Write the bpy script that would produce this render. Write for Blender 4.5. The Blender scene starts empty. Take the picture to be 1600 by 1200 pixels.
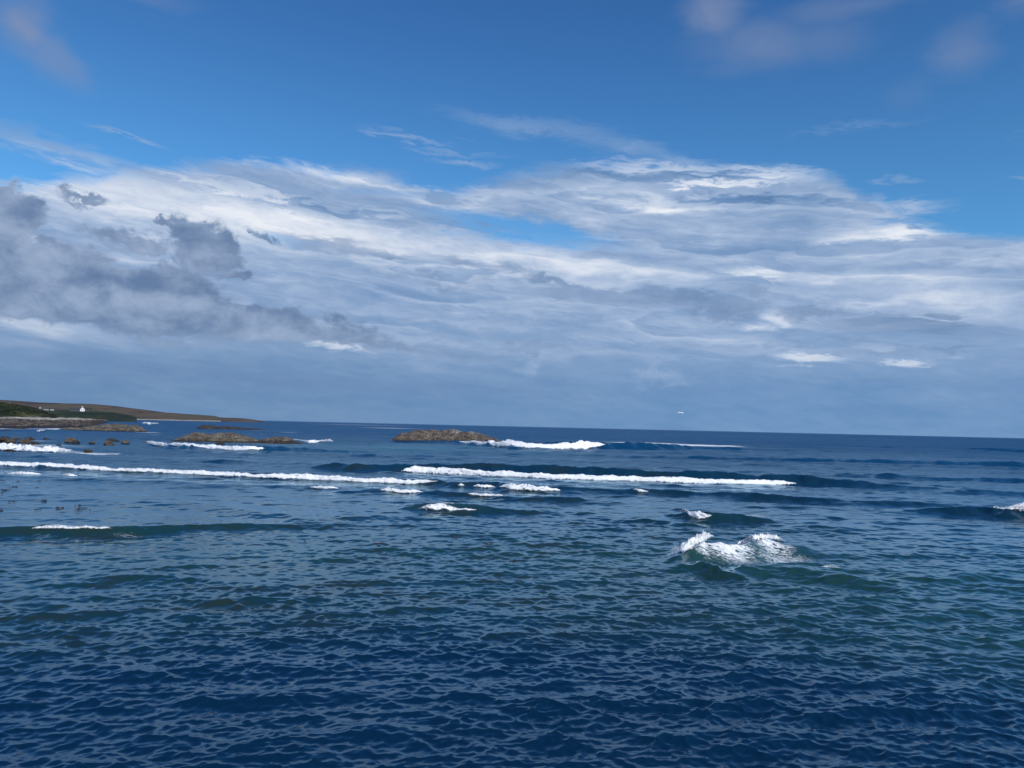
import bpy, bmesh, math, random
import numpy as np
from mathutils import Vector, Matrix

random.seed(7)
rng = np.random.default_rng(11)
sc = bpy.context.scene
COL = sc.collection
R = math.radians

# ------------------------------------------------------------------ camera
CAM_H = 7.0
FPX = 1202.0                       # focal length in photo pixels (1600 wide)
PITCH = math.atan(66.0 / FPX)
ROLL = math.atan(0.0232)
_F = np.array([0, math.cos(PITCH), math.sin(PITCH)])
_U0 = np.array([0, -math.sin(PITCH), math.cos(PITCH)])
_X = np.array([1.0, 0, 0])
_R = math.cos(ROLL) * _X + math.sin(ROLL) * _U0
_U = math.cos(ROLL) * _U0 - math.sin(ROLL) * _X
cam_d = bpy.data.cameras.new('camera')
cam = bpy.data.objects.new('camera', cam_d)
COL.objects.link(cam)
m = Matrix(((_R[0], _U[0], -_F[0], 0), (_R[1], _U[1], -_F[1], 0), (_R[2], _U[2], -_F[2], CAM_H), (0, 0, 0, 1)))
cam.matrix_world = m
cam_d.sensor_width = 36
cam_d.lens = FPX / 1600 * 36
cam_d.clip_start = 0.5
cam_d.clip_end = 120000
sc.camera = cam

def direction(x, y):
    d = _F * FPX + (x - 800) * _R + (600 - y) * _U
    return d / np.linalg.norm(d)
def sea(x, y, z=0.0):
    """point on the level z seen at photo position x, y"""
    d = direction(x, y)
    t = (z - CAM_H) / d[2]
    return np.array([d[0] * t, d[1] * t, z])
def at(x, y, dist):
    """point at ground distance dist along the sight line"""
    d = direction(x, y)
    t = dist / math.hypot(d[0], d[1])
    return np.array([d[0] * t, d[1] * t, CAM_H + d[2] * t])
def azel(x, y):
    d = direction(x, y)
    return math.degrees(math.atan2(d[0], d[1])), math.degrees(math.asin(d[2]))

# ------------------------------------------------------------------ view
sc.view_settings.view_transform = 'Standard'
sc.view_settings.look = 'None'
sc.view_settings.exposure = 0
sc.view_settings.gamma = 1
sc.view_settings.use_curve_mapping = False
sc.cycles.max_bounces = 5
sc.cycles.caustics_reflective = False
sc.cycles.caustics_refractive = False

# ------------------------------------------------------------------ sun and sky
SUN_EL, SUN_AZ = 38.0, 146.0          # azimuth clockwise from the view direction (+Y)
sd = bpy.data.lights.new('sun', 'SUN')
sd.energy = 3.6
sd.angle = R(0.55)
sd.color = (1.0, 0.95, 0.88)
sun = bpy.data.objects.new('sun', sd)
COL.objects.link(sun)
sv = Vector((math.sin(R(SUN_AZ)) * math.cos(R(SUN_EL)), math.cos(R(SUN_AZ)) * math.cos(R(SUN_EL)), math.sin(R(SUN_EL))))
sun.rotation_euler = sv.to_track_quat('Z', 'Y').to_euler()
sun.location = (0, 0, 60)

# small node-graph language
class G:
    def __init__(s, tree): s.t = tree; s.n = tree.nodes; s.l = tree.links
    def node(s, typ, **kw):
        n = s.n.new(typ)
        for k, v in kw.items(): setattr(n, k, v)
        return n
    def put(s, sock, v):
        if isinstance(v, S): s.l.new(v.s, sock)
        elif v is not None:
            if hasattr(sock.default_value, '__len__') and not hasattr(v, '__len__'): v = (v,) * len(sock.default_value)
            if hasattr(sock.default_value, '__len__') and len(sock.default_value) == 4 and len(v) == 3: v = tuple(v) + (1,)
            sock.default_value = v
    def m(s, op, a, b=None, c=None, clamp=False):
        n = s.node('ShaderNodeMath', operation=op, use_clamp=clamp)
        s.put(n.inputs[0], a)
        if b is not None: s.put(n.inputs[1], b)
        if c is not None: s.put(n.inputs[2], c)
        return S(s, n.outputs[0])
    def vec(s, x, y, z=0.0):
        n = s.node('ShaderNodeCombineXYZ')
        s.put(n.inputs[0], x); s.put(n.inputs[1], y); s.put(n.inputs[2], z)
        return S(s, n.outputs[0])
    def sep(s, v):
        n = s.node('ShaderNodeSeparateXYZ'); s.put(n.inputs[0], v)
        return [S(s, o) for o in n.outputs]
    def noise(s, v, scale=1.0, detail=5, rough=0.55, dist=0.0, out=0, typ='FBM'):
        n = s.node('ShaderNodeTexNoise', noise_dimensions='3D')
        s.put(n.inputs['Vector'], v)
        n.inputs['Scale'].default_value = scale
        n.inputs['Detail'].default_value = detail
        n.inputs['Roughness'].default_value = rough
        n.inputs['Distortion'].default_value = dist
        return S(s, n.outputs[out])
    def mapr(s, v, a, b, c=0.0, d=1.0, smooth=True):
        n = s.node('ShaderNodeMapRange', interpolation_type='SMOOTHSTEP' if smooth else 'LINEAR')
        for i, q in enumerate((v, a, b, c, d)): s.put(n.inputs[i], q)
        return S(s, n.outputs[0])
    def mix(s, f, a, b, blend='MIX'):
        n = s.node('ShaderNodeMix', data_type='RGBA', blend_type=blend)
        s.put(n.inputs[0], f); s.put(n.inputs[6], a); s.put(n.inputs[7], b)
        return S(s, n.outputs[2])
    def ramp(s, f, pts, interp='LINEAR'):
        n = s.node('ShaderNodeValToRGB')
        n.color_ramp.interpolation = interp
        e = n.color_ramp.elements
        while len(e) < len(pts): e.new(0.5)
        for i, (p, c) in enumerate(pts):
            e[i].position = p; e[i].color = tuple(c) + (1,) if len(c) == 3 else c
        s.put(n.inputs[0], f)
        return S(s, n.outputs[0])
    def curve(s, x, pts):
        n = s.node('ShaderNodeFloatCurve')
        cv = n.mapping.curves[0]
        n.mapping.use_clip = False
        n.mapping.extend = 'HORIZONTAL'
        while len(cv.points) < len(pts): cv.points.new(0.5, 0.5)
        for i, (a, b) in enumerate(pts):
            cv.points[i].location = (a, b); cv.points[i].handle_type = 'AUTO_CLAMPED'
        n.mapping.update()
        n.inputs[0].default_value = 1
        s.put(n.inputs[1], x)
        return S(s, n.outputs[0])
class S:
    def __init__(s, g, sock): s.g = g; s.s = sock
    def __add__(s, o): return s.g.m('ADD', s, o)
    __radd__ = __add__
    def __mul__(s, o): return s.g.m('MULTIPLY', s, o)
    __rmul__ = __mul__
    def __sub__(s, o): return s.g.m('SUBTRACT', s, o)
    def __rsub__(s, o): return s.g.m('SUBTRACT', o, s)
    def __truediv__(s, o): return s.g.m('DIVIDE', s, o)
    def max(s, o): return s.g.m('MAXIMUM', s, o)
    def min(s, o): return s.g.m('MINIMUM', s, o)

def srgb(r, g, b):
    return tuple((c / 255 / 12.92) if c / 255 <= 0.04045 else ((c / 255 + 0.055) / 1.055) ** 2.4 for c in (r, g, b))

#SKY-BEGIN
world = bpy.data.worlds.new('World')
sc.world = world
world.use_nodes = True
wt = world.node_tree
wt.nodes.clear()
g = G(wt)
STR = 0.1
tc = g.node('ShaderNodeTexCoord')
D = S(g, tc.outputs['Generated'])
dx, dy, dz = g.sep(D)
az = g.m('ARCTAN2', dx, dy) * 57.29578
el = g.m('ARCSINE', dz) * 57.29578
sky = g.node('ShaderNodeTexSky', sky_type='NISHITA')
sky.sun_disc = False
sky.sun_elevation = R(SUN_EL)
sky.sun_rotation = R(SUN_AZ)
sky.air_density = 1.0
sky.dust_density = 0.3
sky.ozone_density = 2.5
skyc = g.mix(1.0, S(g, sky.outputs[0]), (0.46, 0.93, 1.27), 'MULTIPLY')

skyc = g.mix(1.0, skyc, g.mix(g.mapr(el, 12, 36), (1.08, 1.10, 1.05), (.74, .80, .93)), 'MULTIPLY')
v0 = el + az * 0.075                                  # streaks run slightly down to the right
big = g.noise(g.vec(az * 0.07, v0 * 0.30, 3.1), 1, 4, 0.5)
streak = g.noise(g.vec(az * 0.11, v0 * 0.50, 1.0), 1, 8, 0.60, 0.5)
fine = g.noise(g.vec(az * 0.42, v0 * 1.6, 7.7), 1, 7, 0.62, 0.6)
bil = g.noise(g.vec(az * 0.30, el * 0.42, 5.0), 1, 10, 0.6, 0.25)
bil2 = g.noise(g.vec(az * 0.30, el * 0.42, 15.0), 1, 10, 0.6, 0.25)
# two warped coordinate sets: wispy and billowy
wis = g.vec(az + (streak - 0.5) * 10.0, el + (fine - 0.5) * 1.9 + (streak - 0.5) * 1.6)
cum = g.vec(az + (bil - 0.5) * 6.5, el + (bil2 - 0.5) * 4.6)
soft = g.vec(az + (big - 0.5) * 5.0 + (bil - 0.5) * 2.0, el + (big - 0.5) * 1.6 + (bil2 - 0.5) * 1.5)

def blob_(co, x, y, rx, ry, tilt=0, inner=0.0, w=1.0, prev=None, mode=None):
    """soft ellipse in the sky; photo position and radii in photo pixels, tilt in degrees down to the right"""
    a, e = azel(x, y)
    a1, e1 = azel(x + rx, y); a2, e2 = azel(x, y - ry)
    if LAST:                                         # evaluated one after the other (the shader stack is short)
        q = g.node('ShaderNodeVectorMath', operation='MULTIPLY_ADD')
        g.put(q.inputs[0], LAST[-1]); q.inputs[1].default_value = (1e-9,) * 3; g.put(q.inputs[2], co)
        co = S(g, q.outputs[0])
    n = g.node('ShaderNodeMapping', vector_type='TEXTURE')
    g.put(n.inputs['Vector'], co)
    n.inputs['Location'].default_value = (a, e, 0)
    n.inputs['Rotation'].default_value = (0, 0, R(-tilt + 1.3))
    n.inputs['Scale'].default_value = (abs(a1 - a), abs(e2 - e), 1)
    ln = g.node('ShaderNodeVectorMath', operation='LENGTH')
    g.put(ln.inputs[0], S(g, n.outputs[0]))
    b = g.mapr(S(g, ln.outputs['Value']), 1.0, inner, 0.0, w)
    if mode == 'max': b = prev.max(b)
    elif mode == 'add': b = prev + b
    LAST[:] = [b]
    return b
LAST = []
def azcurve(pts):
    """elevation as a function of azimuth, control points at photo positions"""
    q = []
    for x, y in pts:
        a, e = azel(x, y)
        q.append(((a + 60) / 120, e / 45))
    return g.curve(g.m('MULTIPLY_ADD', az, 1 / 120, 0.5, clamp=True), q) * 45.0
def blob(*a): return a
def chain(items, mode):
    r = None
    for i in items:
        r = blob_(*i, prev=r, mode=mode if r is not None else None)
    return r
def total(items): return chain(items, 'add')
def union(items): return chain(items, 'max')
wa, we, _ = g.sep(wis)

# --- the high sheet: where it is
top = azcurve([(-500, 240), (0, 284), (130, 268), (300, 250), (450, 249), (600, 264), (700, 288), (760, 278), (840, 258), (1000, 248),
               (1150, 252), (1280, 266), (1340, 292), (1400, 318), (1470, 350), (1600, 362), (2100, 330)])
M = g.mapr(top - we, -0.25, 1.1)
hole = union([blob(wis, 810, 360, 225, 27, 8, 0.25, .88), blob(wis, 665, 283, 70, 14, 4, 0.1, .85), blob(wis, 600, 300, 120, 9, 2, 0.1, .3),
              blob(wis, 1530, 352, 120, 14, 0, 0.3, .9), blob(wis, 470, 372, 60, 9, 10, 0, .3), blob(wis, 1400, 345, 90, 8, 3, 0.1, .6)])
M = M * (1.0 - hole)
wisps = union([
    blob(wis, 75, 232, 230, 30, 7, 0.0, .62), blob(wis, 30, 215, 150, 22, 6, 0.0, .38), blob(wis, 195, 211, 90, 9, 9, 0.1, .62),
    blob(wis, 850, 205, 230, 26, 9, 0.0, .36), blob(wis, 650, 213, 120, 10, 4, 0.0, .5), blob(wis, 700, 236, 110, 9, 3, 0.0, .34),
    blob(wis, 980, 232, 190, 24, 8, 0.0, .4), blob(wis, 1080, 245, 110, 16, 8, 0.0, .4),
    blob(wis, 720, 255, 80, 9, 3, 0.0, .55), blob(wis, 1340, 200, 150, 10, 3, 0.0, .16), blob(wis, 1600, 212, 60, 10, 4, 0, .3),
    blob(wis, 1590, 288, 34, 15, 6, 0.0, .85), blob(wis, 1440, 278, 35, 10, 0, 0.0, .4), blob(wis, 1390, 280, 40, 10, 0, 0.0, .35),
    blob(wis, 1420, 322, 90, 16, 6, 0.0, .75)])
M = M.max(wisps * g.mapr(fine, 0.2, 0.55, 0.55, 1.0))

# --- how bright it is
lum = g.curve((el * (1 / 45)).max(0.0), [(0, .27), (0.02, .27), (0.06, .27), (0.12, .43), (0.2, .49), (0.27, .53), (0.36, .50), (0.5, .5), (1, .5)])
plus = total([
    blob(soft, 230, 318, 430, 66, 5, 0.1, .34), blob(soft, 480, 262, 240, 20, 5, 0.1, .34), blob(soft, 560, 372, 330, 36, 9, 0.1, .26), blob(wis, 330, 290, 260, 10, 6, .1, .2),
    blob(wis, 1010, 258, 210, 14, 3, 0.1, .30), blob(wis, 1230, 268, 130, 14, 8, 0.1, .42), blob(wis, 1020, 308, 190, 22, 8, 0.1, .30),
    blob(wis, 1130, 285, 160, 8, 4, 0.1, .40), blob(soft, 890, 415, 290, 32, 9, 0.1, .25), blob(wis, 1180, 430, 90, 14, 8, 0.1, .32),
    blob(wis, 1450, 362, 330, 14, 2, 0.1, .30), blob(soft, 1500, 478, 210, 30, 8, 0.0, .28), blob(soft, 1400, 440, 260, 40, 5, 0.1, .16),
    blob(wis, 1215, 500, 50, 24, 0, 0.1, .34), blob(wis, 1275, 556, 90, 13, 3, 0.2, .42), blob(wis, 1440, 562, 75, 9, 0, 0.2, .42),
    blob(wis, 525, 540, 80, 10, 4, 0.1, .40), blob(soft, 40, 505, 170, 34, 10, 0.0, .32), blob(soft, 400, 520, 60, 14, 0, 0.0, .24),
    blob(soft, 20, 545, 90, 14, 6, 0.0, .14), blob(cum, 832, 568, 30, 22, 0, 0.1, .16), blob(cum, 1030, 588, 60, 14, 0, 0.1, .15),
    blob(soft, 950, 590, 160, 18, 4, 0.0, .08), blob(soft, 1450, 620, 160, 16, 0, 0, .06), blob(soft, 760, 540, 320, 22, 3, 0, .10),
    blob(soft, 1150, 530, 240, 16, 3, 0, .12)])
minus = total([
    blob(wis, 950, 275, 220, 13, 4, 0.1, .26), blob(wis, 1180, 312, 210, 12, 9, 0.1, .34), blob(wis, 800, 285, 110, 18, 4, 0.1, .18),
    blob(wis, 1120, 272, 140, 7, 6, 0.1, .28), blob(soft, 1150, 385, 320, 22, 5, 0.1, .14), blob(soft, 1330, 420, 240, 16, 3, 0.1, .10),
    blob(soft, 600, 455, 260, 30, 4, 0.1, .10), blob(wis, 520, 332, 260, 7, 5, 0.1, .14)])
lay = g.m('FRACT', (v0 * 0.34 + (big - 0.5) * 3.6 + (streak - 0.5) * 1.1 + (fine - 0.5) * 0.35 + 20.0))
lay = g.m('MULTIPLY', g.m('POWER', lay, 2.4) - 0.28, g.mapr(lay, 1.0, .90))
lay2 = g.m('FRACT', (v0 * 0.8 + (streak - 0.5) * 2.6 + (big - 0.5) * 2.0 + (fine - 0.5) * 0.5 + 31.0))
lay2 = g.m('MULTIPLY', g.m('POWER', lay2, 2.4) - 0.28, g.mapr(lay2, 1.0, .86))
B = lum + plus - minus + (streak - 0.5) * 0.42 + (fine - 0.5) * 0.30 + (lay * g.mapr(big, .3, .7, .08, .30) + lay2 * g.mapr(bil, .35, .65, .03, .16)) * g.mapr(el, 3.0, 8.0)
sheet = g.ramp(B, [(0.0, srgb(90, 124, 168)), (0.2, srgb(106, 142, 186)), (0.42, srgb(138, 165, 202)), (0.62, srgb(170, 190, 219)),
                   (0.85, srgb(214, 223, 238)), (1.0, srgb(236, 240, 247))])

# --- lower, darker clouds in front
left = union([
    blob(cum, 5, 325, 90, 62, 20, 0.55), blob(cum, 130, 306, 62, 13, 0, 0.2, .8), blob(cum, 60, 420, 210, 66, 4, 0.6),
    blob(cum, 315, 385, 78, 56, 15, 0.5), blob(cum, 255, 350, 26, 14, 0, 0.3, .8), blob(cum, 240, 450, 150, 64, 8, 0.5), blob(cum, 190, 372, 90, 20, 6, 0.3, .8),
    blob(cum, 365, 432, 22, 12, 0, 0.3, .9), blob(cum, 410, 372, 32, 10, 15, 0.2, .7), blob(cum, 100, 480, 330, 42, 9, 0.4, .9),
    blob(cum, 470, 508, 240, 26, 11, 0.3, .8), blob(soft, 330, 500, 190, 44, 8, 0.2, .7)])
gaps = union([blob(cum, 92, 362, 34, 16, 0, 0.1, .8), blob(cum, 215, 408, 40, 22, 30, 0.1, .95), blob(cum, 95, 388, 28, 10, 0, 0, .4)])
left = (left - gaps).max(0.0)
bands = union([
    blob(wis, 560, 388, 170, 22, 9, 0.2, .75), blob(wis, 740, 412, 120, 16, 10, 0.2, .6), blob(cum, 700, 440, 190, 13, 7, 0.2, .45),
    blob(wis, 970, 462, 180, 17, 6, 0.3, .9), blob(cum, 1130, 480, 85, 24, 10, 0.3, .9), blob(cum, 890, 450, 90, 14, 12, 0.3, .7),
    blob(cum, 1270, 488, 110, 22, 5, 0.3, .75), blob(wis, 1420, 510, 240, 20, 7, 0.3, .7), blob(wis, 1180, 455, 60, 10, 4, 0.2, .5),
    blob(cum, 830, 540, 90, 13, 5, 0.3, .55), blob(soft, 690, 548, 200, 16, 5, 0.2, .5), blob(wis, 1440, 546, 260, 7, 2, 0.2, .6),
    blob(wis, 1330, 536, 90, 10, 4, 0.2, .4), blob(wis, 1040, 510, 40, 5, 8, 0.2, .35)])
depth = g.mapr(left, 0.02, 0.78)
dark1 = g.mix(g.mapr(bil2 * 0.6 + bil * .25 + big * 0.35, 0.46, 0.76), srgb(100, 126, 163), srgb(158, 177, 206))
dark2 = g.mix(g.mapr(streak, .35, .65), srgb(110, 138, 176), srgb(132, 157, 192))
cl = g.mix(g.m('MULTIPLY', g.mapr(bands, .0, .75, 0, .80), g.mapr(fine * .5 + bil * .5, 0.32, 0.6, 0.35, 1.0)), sheet, dark2)
cl = g.mix(depth, cl, dark1)
# haze towards the horizon swallows the structure
cl = g.mix(g.mapr(el, 9.0, 0.4, 0.0, 0.50), cl, g.mix(g.mapr(az, -30, 25), srgb(101, 136, 173), srgb(107, 150, 195)))
lowband = blob_(soft, 430, 592, 640, 26, 3, 0.0, .40)
cl = g.mix(lowband, cl, srgb(103, 133, 178))
M = M.max(depth)
col = g.mix(M, skyc, g.mix(1.0, cl, (1 / STR,) * 3, 'MULTIPLY'))
# --- thin smudges of low cloud high up
sm = union([blob(soft, 45, 42, 80, 66, 50, 0.0, .78), blob(soft, 92, 92, 86, 58, 35, 0.1, .5), blob(soft, 1120, 20, 80, 66, 20, 0.0, .62), blob(soft, 1190, 70, 170, 62, 5, 0.0, .46), blob(soft, 1290, 60, 120, 60, 5, 0.0, .3),
            blob(soft, 1320, 10, 190, 40, 0, 0.0, .34), blob(soft, 1500, 80, 80, 52, 20, 0.0, .42), blob(soft, 1600, 10, 130, 34, 0, 0.0, .30),
            blob(soft, 250, -6, 120, 20, 0, 0.0, .2), blob(soft, 1430, 140, 70, 40, -20, 0, .12)])
sm = sm * g.mapr(bil, 0.3, 0.7, 0.8, 1.05)
col = g.mix(sm, col, tuple(c / STR for c in srgb(132, 147, 179)))
# below the horizon: dull sea blue
col = g.mix(g.mapr(el, -0.05, -2.0), col, tuple(c / STR for c in srgb(50, 84, 130)))
bg = g.node('ShaderNodeBackground')
g.put(bg.inputs[0], col)
bg.inputs[1].default_value = STR
wo = g.node('ShaderNodeOutputWorld')
wt.links.new(bg.outputs[0], wo.inputs[0])
world.cycles.sampling_method = 'MANUAL'
world.cycles.sample_map_resolution = 512
#SKY-END

# ================================================================== helpers
def tag(o, label=None, cat=None, group=None, kind=None):
    if label: o['label'] = label
    if cat: o['category'] = cat
    if group: o['group'] = group
    if kind: o['kind'] = kind
    return o
def link_mesh(name, verts, faces, mats, parent=None, smooth=True, attrs=None):
    me = bpy.data.meshes.new(name)
    verts = np.asarray(verts, dtype=np.float32)
    faces = np.asarray(faces, dtype=np.int32)
    nf, k = faces.shape
    me.vertices.add(len(verts)); me.vertices.foreach_set('co', verts.ravel())
    me.loops.add(nf * k); me.loops.foreach_set('vertex_index', faces.ravel())
    me.polygons.add(nf); me.polygons.foreach_set('loop_start', np.arange(0, nf * k, k, dtype=np.int32))
    me.update(calc_edges=True)
    me.validate()
    if smooth: me.polygons.foreach_set('use_smooth', np.ones(len(me.polygons), dtype=bool))
    for a, v in (attrs or {}).items():
        at_ = me.attributes.new(a, 'FLOAT', 'POINT'); at_.data.foreach_set('value', np.asarray(v, dtype=np.float32))
    for mt in (mats if isinstance(mats, (list, tuple)) else [mats]): me.materials.append(mt)
    o = bpy.data.objects.new(name, me)
    COL.objects.link(o)
    if parent: o.parent = parent
    return o
def grid_faces(nu, nv, wrap=False):
    i = np.arange(nu - 1)[:, None] * nv
    j = np.arange(nv if wrap else nv - 1)[None, :]
    j2 = (j + 1) % nv
    a, b, c, d = i + j, i + j2, i + nv + j2, i + nv + j
    return np.stack([a, b, c, d], -1).reshape(-1, 4)
_T = np.random.default_rng(5).random((256, 256)).astype(np.float32)
def vnoise(x, y):
    xi = np.floor(x).astype(np.int64); yi = np.floor(y).astype(np.int64)
    fx = (x - xi); fy = (y - yi)
    fx = fx * fx * fx * (fx * (fx * 6 - 15) + 10); fy = fy * fy * fy * (fy * (fy * 6 - 15) + 10)
    a = _T[xi & 255, yi & 255]; b = _T[(xi + 1) & 255, yi & 255]
    c = _T[xi & 255, (yi + 1) & 255]; d = _T[(xi + 1) & 255, (yi + 1) & 255]
    return (a + (b - a) * fx) * (1 - fy) + (c + (d - c) * fx) * fy
def fbm(x, y, o=4, gain=0.5):
    s = 0; w = 1; t = 0
    for i in range(o):
        s = s + w * vnoise(x * 2.03 ** i + 17.3 * i, y * 2.03 ** i + 9.1 * i); t += w; w *= gain
    return s / t
def ridged(x, y, o=4):
    s = 0; w = 1; t = 0
    for i in range(o):
        s = s + w * (1 - abs(2 * vnoise(x * 2.1 ** i + 31.7 * i, y * 2.1 ** i + 5.3 * i) - 1)); t += w; w *= .5
    return s / t
def sstep(x, a, b):
    t = np.clip((x - a) / (b - a), 0, 1)
    return t * t * (3 - 2 * t)

def new_mat(name):
    mt = bpy.data.materials.new(name); mt.use_nodes = True
    g = G(mt.node_tree)
    bs = mt.node_tree.nodes['Principled BSDF']
    return mt, g, bs
def attr(g, name):
    n = g.node('ShaderNodeAttribute', attribute_name=name)
    return S(g, n.outputs['Fac'])
def pos(g):
    return S(g, g.node('ShaderNodeNewGeometry').outputs['Position'])
def scaled(g, v, sx, sy, sz=1, rot=0):
    n = g.node('ShaderNodeMapping', vector_type='POINT')
    g.put(n.inputs[0], v); n.inputs['Scale'].default_value = (sx, sy, sz); n.inputs['Rotation'].default_value = (0, 0, R(rot))
    return S(g, n.outputs[0])
def bump(g, h, strength, dist, prev=None):
    n = g.node('ShaderNodeBump')
    g.put(n.inputs['Height'], h); g.put(n.inputs['Strength'], strength); g.put(n.inputs['Distance'], dist)
    if prev is not None: g.put(n.inputs['Normal'], prev)
    return S(g, n.outputs[0])

# ================================================================== materials
def water_material():
    mt, g, bs = new_mat('sea_water')
    P = pos(g)
    shal_glow = attr(g, 'shallow'); reef = attr(g, 'reef'); foam = attr(g, 'foam'); surf = attr(g, 'aerated')
    base = g.mix(shal_glow, g.mix(attr(g, 'deep'), (0.0014, 0.0170, 0.046), (0.0022, 0.052, 0.140)), (0.012, 0.048, 0.042))  # green of the shallows, and painted translucent glow on the crests
    pn = g.noise(scaled(g, P, .22, .30), 1, 5, .65)
    base = g.mix(reef * g.mapr(pn, .44, .62), base, (0.020, 0.030, 0.018))
    base = g.mix(surf, base, (0.05, 0.16, 0.22))
    # lacy foam
    f1 = g.noise(scaled(g, P, 1.3, 3.8, 1, 8), 1, 7, .68, 1.2)
    f2 = g.noise(scaled(g, P, 4.5, 11, 1, -6), 1, 5, .65, .6)
    rid = 1.0 - g.m('ABSOLUTE', (f1 - 0.5) * 2.0) * 2.6
    tex = rid * 0.30 + f1 * 0.35 + f2 * 0.40
    fm = g.mapr(tex + foam * 1.0, .98, 1.16)
    fm = fm * g.mapr(foam, 0.03, 0.14)
    g.put(bs.inputs['Base Color'], (.82, .84, .86))
    bs.inputs['Roughness'].default_value = .85
    calm = attr(g, 'calm')
    n1 = g.noise(scaled(g, P, 3.2, 7.5, 1, 9), 1, 5, .66, .6)
    n2 = g.noise(scaled(g, P, .45, 1.1, 1, -6), 1, 5, .62, .2)
    b1 = bump(g, n1, 1.0, calm * 0.10)
    b2 = bump(g, n2, 1.0, attr(g, 'coarse') * 1.9, b1)
    b3 = bump(g, f2 * fm, 0.6, 0.08, b2)
    g.put(bs.inputs['Normal'], b3)
    df = g.node('ShaderNodeBsdfDiffuse'); g.put(df.inputs[0], base); g.put(df.inputs['Normal'], b2)
    gl = g.node('ShaderNodeBsdfGlossy'); gl.inputs[0].default_value = (.70, .90, 1.0, 1)
    g.put(gl.inputs['Roughness'], attr(g, 'rough')); g.put(gl.inputs['Normal'], b2)
    fr = g.node('ShaderNodeFresnel'); fr.inputs[0].default_value = 1.37; g.put(fr.inputs['Normal'], b2)
    m1 = g.node('ShaderNodeMixShader'); g.put(m1.inputs[0], S(g, fr.outputs[0]) * attr(g, 'gloss'))
    g.l.new(df.outputs[0], m1.inputs[1]); g.l.new(gl.outputs[0], m1.inputs[2])
    m2 = g.node('ShaderNodeMixShader'); g.put(m2.inputs[0], fm)
    g.l.new(m1.outputs[0], m2.inputs[1]); g.l.new(bs.outputs[0], m2.inputs[2])
    g.l.new(m2.outputs[0], g.n['Material Output'].inputs[0])
    return mt
def foam_material():
    mt, g, bs = new_mat('white_foam')
    P = pos(g)
    q = g.node('ShaderNodeVectorMath', operation='SCALE'); g.put(q.inputs[0], P); g.put(q.inputs['Scale'], attr(g, 'lumps'))
    n = g.noise(S(g, q.outputs[0]), 1.3, 6, .68)
    nf = g.noise(S(g, q.outputs[0]), 4.5, 6, .72)
    c = g.ramp(n, [(0.25, (0.80, 0.83, 0.86)), (0.6, (0.92, 0.93, 0.94))])
    g.put(bs.inputs['Base Color'], c)
    bs.inputs['Roughness'].default_value = 0.85
    bs.inputs['Specular IOR Level'].default_value = .2
    bs.inputs['Subsurface Weight'].default_value = 0.7
    bs.inputs['Subsurface Radius'].default_value = (1, 1, 1)
    bs.inputs['Subsurface Scale'].default_value = 0.12
    e = attr(g, 'body')
    g.put(bs.inputs['Alpha'], g.mapr(e * 1.15 + (nf * .5 + n * .5 - .5) * 2.0, .30, .55))
    g.put(bs.inputs['Normal'], bump(g, nf, .6, 0.10))
    return mt
def rock_material(name, c_lo, c_hi, c_wet, wet_top, sc_=1.0, guano=False):
    mt, g, bs = new_mat(name)
    P = pos(g)
    x, y, z = g.sep(P)
    n1 = g.noise(scaled(g, P, .35 * sc_, .35 * sc_, .9 * sc_), 1, 8, .68, .4)
    n2 = g.noise(P, 1.6 * sc_, 6, .7)
    c = g.mix(g.mapr(n1 * .6 + n2 * .4, .42, .58), c_lo, c_hi)
    vo = g.node('ShaderNodeTexVoronoi', feature='DISTANCE_TO_EDGE')
    g.put(vo.inputs['Vector'], scaled(g, g.vec(x + n1 * 2.0, y, z + n2 * 1.0), .33 * sc_, .33 * sc_, .62 * sc_, 25))
    cr = g.mapr(S(g, vo.outputs[0]), 0.0, 0.10)
    c = g.mix(cr, (0.02, 0.018, 0.016), c)
    wet = g.mapr(z + (n1 - .5) * 1.6 * wet_top, wet_top * 1.15, wet_top * .75)
    c = g.mix(wet, c, c_wet)
    if guano:
        gm = g.mapr(n2, .52, .6) * g.mapr(attr(g, 'guano'), 0.3, 0.7)
        c = g.mix(gm, c, (0.72, 0.71, 0.68))
    g.put(bs.inputs['Base Color'], c)
    g.put(bs.inputs['Roughness'], g.mix(wet, (.9,) * 3, (.45,) * 3))
    b = bump(g, n1, .9, .5 / sc_)
    b = bump(g, n2, .8, .22 / sc_, b)
    g.put(bs.inputs['Normal'], bump(g, cr, .8, .25 / sc_, b))
    return mt
def land_material(name, stops, scale=1.0, detail2=1.0, bumpd=1.0):
    mt, g, bs = new_mat(name)
    P = pos(g)
    n = g.noise(scaled(g, P, .02 * scale, .006 * scale, .05 * scale), 1, 8, .65, .5)
    n2 = g.noise(P, .16 * scale * detail2, 6, .7)
    c = g.ramp(n * .6 + n2 * .4, stops)
    g.put(bs.inputs['Base Color'], c)
    bs.inputs['Roughness'].default_value = .95
    bs.inputs['Specular IOR Level'].default_value = .15
    g.put(bs.inputs['Normal'], bump(g, n2, 1.0, bumpd))
    return mt
def plain(name, c, rough=.8, var=.12, sc_=1.0):
    mt, g, bs = new_mat(name)
    n = g.noise(pos(g), sc_, 4, .6)
    g.put(bs.inputs['Base Color'], g.mix(n, tuple(q * (1 - var) for q in c), tuple(min(1, q * (1 + var)) for q in c)))
    bs.inputs['Roughness'].default_value = rough
    return mt
M_WATER = water_material()
M_FOAM = foam_material()
M_ROCK = rock_material('brown_rock', (.075, .060, .050), (.265, .215, .168), (.050, .040, .032), .9, guano=True)
M_ROCK2 = rock_material('tan_rock', (.085, .068, .050), (.27, .23, .175), (.055, .045, .035), .6, 1.1)
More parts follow.
